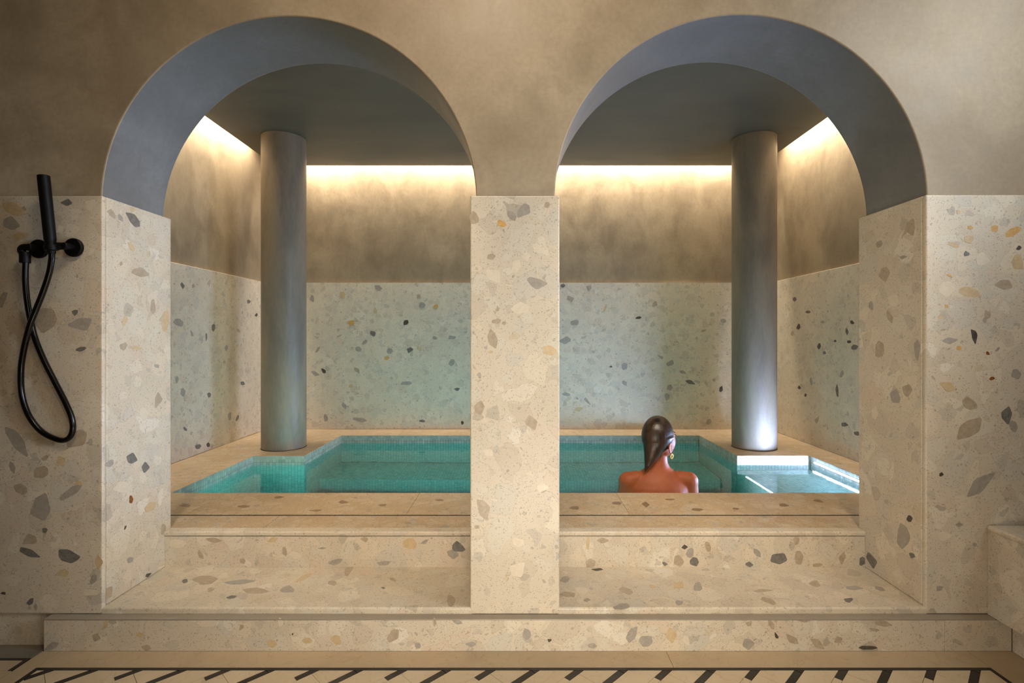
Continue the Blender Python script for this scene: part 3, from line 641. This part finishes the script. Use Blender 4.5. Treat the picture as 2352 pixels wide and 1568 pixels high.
chips(panel['side_left'], fx(XPL), (1, 0, 0), [(419,655,9,18,-15,'d'),(444,657,7,11,20,'b'),(490,752,10,16,0,'d'),(520,800,10,18,0,'g'),(480,906,10,14,-20,'d'),(557,880,11,10,20,'d'),(455,1025,13,12,0,'d'),(478,1020,9,12,0,'k'),(406,872,8,16,10,'g'),(425,985,8,14,-25,'d'),(545,960,7,16,20,'d'),(571,692,8,9,0,'d'),(588,724,7,10,0,'k'),(420,900,12,26,0,'g'),(410,740,22,20,0,'g'),(527,955,9,18,0,'g'),(548,760,8,14,-30,'b'),(440,765,5,16,-15,'g'),(474,773,4,20,0,'d')])
chips(panel['side_right'], fx(XPR), (-1, 0, 0), [(1881,795,8,16,15,'k'),(1894,809,8,8,0,'d'),(1923,896,9,30,-8,'d'),(1934,858,8,16,15,'g'),(1825,686,9,12,0,'d'),(1834,751,10,14,10,'k'),(1820,765,8,12,0,'b'),(1876,963,12,18,20,'b'),(1940,975,16,10,0,'d'),(1957,740,10,8,10,'k'),(1950,785,10,8,10,'k'),(1963,797,18,14,0,'d'),(1850,907,6,10,0,'k'),(1863,875,8,22,-5,'g'),(1918,783,7,6,-30,'k'),(1890,640+100,10,6,0,'g'),(1836,890,8,10,0,'k'),(1968,995,16,12,0,'d'),(1945,762,8,18,0,'d'),(1856,716,12,7,0,'d')])

# ------------------------------------------------------------------ bather
PZ = 1.56; SK = 680/PZ
PX, PY = (1512-1190)/SK, PZ*ZF
def ellip(bm, c, r, R=None, seg=24):
    m = Matrix.Translation(Vector(c)) @ (R.to_4x4() if R else Matrix.Identity(4)) @ Matrix.Diagonal((r[0], r[1], r[2], 1))
    bmesh.ops.create_uvsphere(bm, u_segments=seg, v_segments=seg//2+2, radius=1, matrix=m)
def capsule(bm, p, rr, n=16):
    p = [Vector(q) for q in p]
    b2 = tube(p, rr, n); me_ = bpy.data.meshes.new('t'); b2.to_mesh(me_); b2.free(); bm.from_mesh(me_); bpy.data.meshes.remove(me_)
    for q, r in ((p[0], rr[0]), (p[-1], rr[-1])): ellip(bm, q, (r, r, r), seg=14)
def loft(bm, rings, n=40):
    R_ = []
    for z, cx, cy, a, b in rings:
        R_.append([bm.verts.new((cx+a*math.cos(2*math.pi*i/n), cy+b*math.sin(2*math.pi*i/n), z)) for i in range(n)])
    for p, q in zip(R_, R_[1:]):
        for i in range(n): bm.faces.new((p[i], p[(i+1) % n], q[(i+1) % n], q[i]))
    bm.faces.new(R_[0][::-1]); bm.faces.new(R_[-1])
def remeshed(name, bm, voxel, smooth_it, mat, parent):
    bmesh.ops.recalc_face_normals(bm, faces=bm.faces[:])
    me_ = mesh(bm, name); o_ = obj(name, me_, mat, parent=parent)
    m = o_.modifiers.new('remesh', 'REMESH'); m.mode = 'VOXEL'; m.voxel_size = voxel; m.use_smooth_shade = True
    m = o_.modifiers.new('smooth', 'SMOOTH'); m.iterations = smooth_it; m.factor = 0.5
    return o_
def skin():
    s = NT('wet_tanned_skin'); p = s.pos(); n = s.noise(p, 18, 4, 0.6); f = s.noise(p, 400, 2)
    col = s.mix(s.ramp(n, [(0.3, 0), (0.7, 1)]), srgb(136, 70, 38), srgb(152, 82, 47))
    s.bsdf(col, 0.55, 0.28, f, 0.1, 0.0008, Subsurface_Weight=0.04); return s.m
def hairm():
    s = NT('wet_dark_brown_hair'); p = s.pos((1, 1, 0.10))
    n = s.noise(p, 190, 3, 0.6); n2 = s.noise(p, 40, 3, 0.6)
    col = s.mix(s.ramp(s.math('MULTIPLY_ADD', n2, 0.7, s.math('MULTIPLY', n, 0.4)), [(0.42, 0), (0.72, 1)]), srgb(12, 8, 5), srgb(62, 40, 20))
    s.bsdf(col, 0.33, 0.5, n, 0.5, 0.002); return s.m
M['skin'] = skin(); M['hair'] = hairm()
person = empty('person', (PX, PY, ZFB), label='woman with slicked wet brown hair sitting in the pool, back turned', cat='person')
bm = bmesh.new(); hz = ZFB
loft(bm, [(-.275, 0, .02, .10, .08), (-.24, 0, .015, .155, .115), (-.17, 0, .01, .165, .118), (-.08, 0, .0, .138, .10), (.0, 0, -.004, .122, .092), (.08, 0, -.006, .132, .095),
          (.15, 0, -.006, .148, .098), (.21, 0, -.004, .160, .094), (.26, 0, .0, .163, .086), (.295, 0, .004, .150, .074), (.320, 0, .008, .118, .062), (.338, .002, .010, .086, .056), (.358, .002, .012, .060, .052), (.385, .003, .014, .048, .048), (.42, .005, .018, .045, .047), (.46, .008, .022, .044, .046)])
for sx in (-1, 1):
    capsule(bm, [(sx*.115, .0, .300), (sx*.160, 0, .285)], [.040, .050])
    capsule(bm, [(sx*.160, .0, .275), (sx*.172, .012, .18), (sx*.178, .02, .06), (sx*.176, .045, -.02)], [.0475, .044, .038, .034])
    capsule(bm, [(sx*.176, .045, -.02), (sx*.150, .16, -.085), (sx*.115, .27, -.125)], [.034, .030, .022])
    # hand on the thigh: palm and five fingers
    capsule(bm, [(sx*.112, .275, -.128), (sx*.100, .33, -.135)], [.022, .026])
    for j, (dx, ln) in enumerate(((-.026, .060), (-.009, .072), (.009, .076), (.026, .066))):
        b0 = Vector((sx*(.100-dx*.9), .345, -.132)); capsule(bm, [b0, b0+Vector((-sx*.004, ln*.55, .000)), b0+Vector((-sx*.006, ln*.95, -.018))], [.0095, .0088, .0072], 8)
    capsule(bm, [(sx*.085, .300, -.128), (sx*.058, .325, -.130), (sx*.048, .350, -.136)], [.012, .0105, .009], 8)
    capsule(bm, [(sx*.085, .03, -.195), (sx*.10, .20, -.200), (sx*.10, .40, -.205)], [.088, .078, .056])
    capsule(bm, [(sx*.10, .40, -.205), (sx*.105, .44, -.38), (sx*.11, .43, -.57), ], [.054, .050, .034])
    capsule(bm, [(sx*.11, .43, -.60), (sx*.115, .50, -.635), (sx*.118, .58, -.650)], [.034, .030, .020])
# shoulder blades
ellip(bm, (-.085, -.068, .175), (.052, .032, .075)); ellip(bm, (.085, -.068, .175), (.052, .032, .075))
# head, turned to her right shoulder (yaw 50 deg)
th = math.radians(50); fv = Vector((math.sin(th), math.cos(th), 0)); sv = Vector((math.cos(th), -math.sin(th), 0)); zv = Vector((0, 0, 1))
HC = Vector((.008, .012, .515)); RH = Matrix((sv, fv, zv)).transposed()      # local axes: x = her right side, y = face, z = up
def H(b, a, c): return HC+sv*b+fv*a+zv*c
ellip(bm, H(0, -.006, .004), (.072, .090, .098), RH)
ellip(bm, H(0, .034, -.024), (.064, .067, .083), RH)         # face block
ellip(bm, H(0, .052, -.082), (.034, .036, .028), RH)         # chin
ellip(bm, H(.034, .018, -.066), (.022, .040, .028), RH); ellip(bm, H(-.034, .018, -.066), (.022, .040, .028), RH)
ellip(bm, H(.034, .060, -.034), (.022, .022, .020), RH); ellip(bm, H(-.034, .060, -.034), (.022, .022, .020), RH)
ellip(bm, H(0, .074, .020), (.044, .018, .022), RH)          # brow
capsule(bm, [H(0, .092, .006), H(0, .106, -.022), H(0, .116, -.036)], [.008, .010, .012], 10)
ellip(bm, H(.010, .108, -.040), (.008, .009, .007), RH); ellip(bm, H(-.010, .108, -.040), (.008, .009, .007), RH)
ellip(bm, H(0, .094, -.062), (.022, .011, .0055), RH); ellip(bm, H(0, .090, -.069), (.019, .011, .006), RH)
for sx in (1, -1):     # ears
    pts = [H(sx*.076, -.010+.012*math.cos(t), -.045+.027*math.sin(t)) for t in [math.radians(d) for d in range(-90, 271, 30)]]
    capsule(bm, pts, [.0042]*len(pts), 8)
    ellip(bm, H(sx*.072, -.006, -.048), (.005, .012, .024), RH, 12); ellip(bm, H(sx*.074, -.004, -.072), (.004, .006, .007), RH, 12)
for v in bm.verts: v.co += Vector((0, 0, 0)) if False else Vector((0, 0, -ZFB))
body = remeshed('body', bm, 0.0048, 3, M['skin'], person)
# hair: cap over the skull plus the wet length falling behind the left shoulder
bm = bmesh.new()
ellip(bm, H(0, -.014, .008), (.0790, .0920, .1065), RH, 40)
c0 = H(0, 0, -.034); nrm = (zv-fv*0.95).normalized()
bmesh.ops.bisect_plane(bm, geom=bm.verts[:]+bm.edges[:]+bm.faces[:], plane_co=c0, plane_no=nrm, clear_inner=True)
bmesh.ops.holes_fill(bm, edges=[e_ for e_ in bm.edges if e_.is_boundary])
def hx(px): return (px-1512)/SK
rows = [(984, 1492, 1532, -.004, .045), (992, 1483, 1542, -.012, .056), (1002, 1477, 1545, -.016, .062), (1010, 1475, 1541, -.020, .060), (1018, 1475, 1534, -.025, .055), (1026, 1475.5, 1526, -.030, .048), (1035, 1476, 1518, -.034, .041), (1045, 1476, 1509, -.038, .034), (1055, 1476, 1500, -.040, .027), (1064, 1476, 1490, -.044, .020), (1072, 1475.5, 1482, -.046, .012), (1078, 1475, 1477.5, -.046, .005)]
loft(bm, [(CH-(y-775)/SK, (hx(a)+hx(b))/2, cy, (hx(b)-hx(a))/2, ry) for y, a, b, cy, ry in rows][::-1], 32)
for v in bm.verts: v.co.z -= ZFB
remeshed('hair', bm, 0.0035, 2, M['hair'], person)
# a wet strand on the nape, earring, eyes with lashes
bm = tube([Vector(((x-1512)/SK, -.040+.03*0, CH-(y-775)/SK-ZFB)) for x, y in ((1516, 1036), (1513, 1046), (1509, 1056))], [.003, .002, .0008], 8)
obj('hair_strand', smooth_auto(mesh(bm, 'hair_strand')), M['hair'], parent=person)
ec = H(.078, -.002, -.088)-Vector((0, 0, ZFB))
pts = [ec+fv*.0105*math.cos(t)+zv*.0125*math.sin(t) for t in [2*math.pi*i/24 for i in range(25)]]
obj('earring', smooth_auto(mesh(tube(pts, .0024, 10), 'earring'), 80), M['gold'], parent=person, label='gold hoop earring')
M['eye'] = plain('eye_white', srgb(225, 220, 212), 0.2); 
for sx in (1, -1):
    bm = bmesh.new(); ellip(bm, H(sx*.030, .078, .000)-Vector((0, 0, ZFB)), (.013, .012, .011), RH, 16); ev = obj('eye', mesh(bm, 'eye', True), M['eye'], parent=person)
    lp = [H(sx*.030+dx, .100-abs(dx)*.25, .006-abs(dx)*.2)-Vector((0, 0, ZFB)) for dx in (-.010, -.005, 0, .005, .010)]
    obj('eyelash', mesh(tube(lp, .0016, 6), 'eyelash'), M['black'], parent=person)
    bp_ = [H(sx*.030+dx, .082-abs(dx)*.35, .024-abs(dx)*.15)-Vector((0, 0, ZFB)) for dx in (-.018, -.008, 0, .010, .020)]
    obj('eyebrow', smooth_auto(mesh(tube(bp_, [.002, .003, .003, .0025, .001], 8), 'eyebrow'), 80), M['hair'], parent=person)
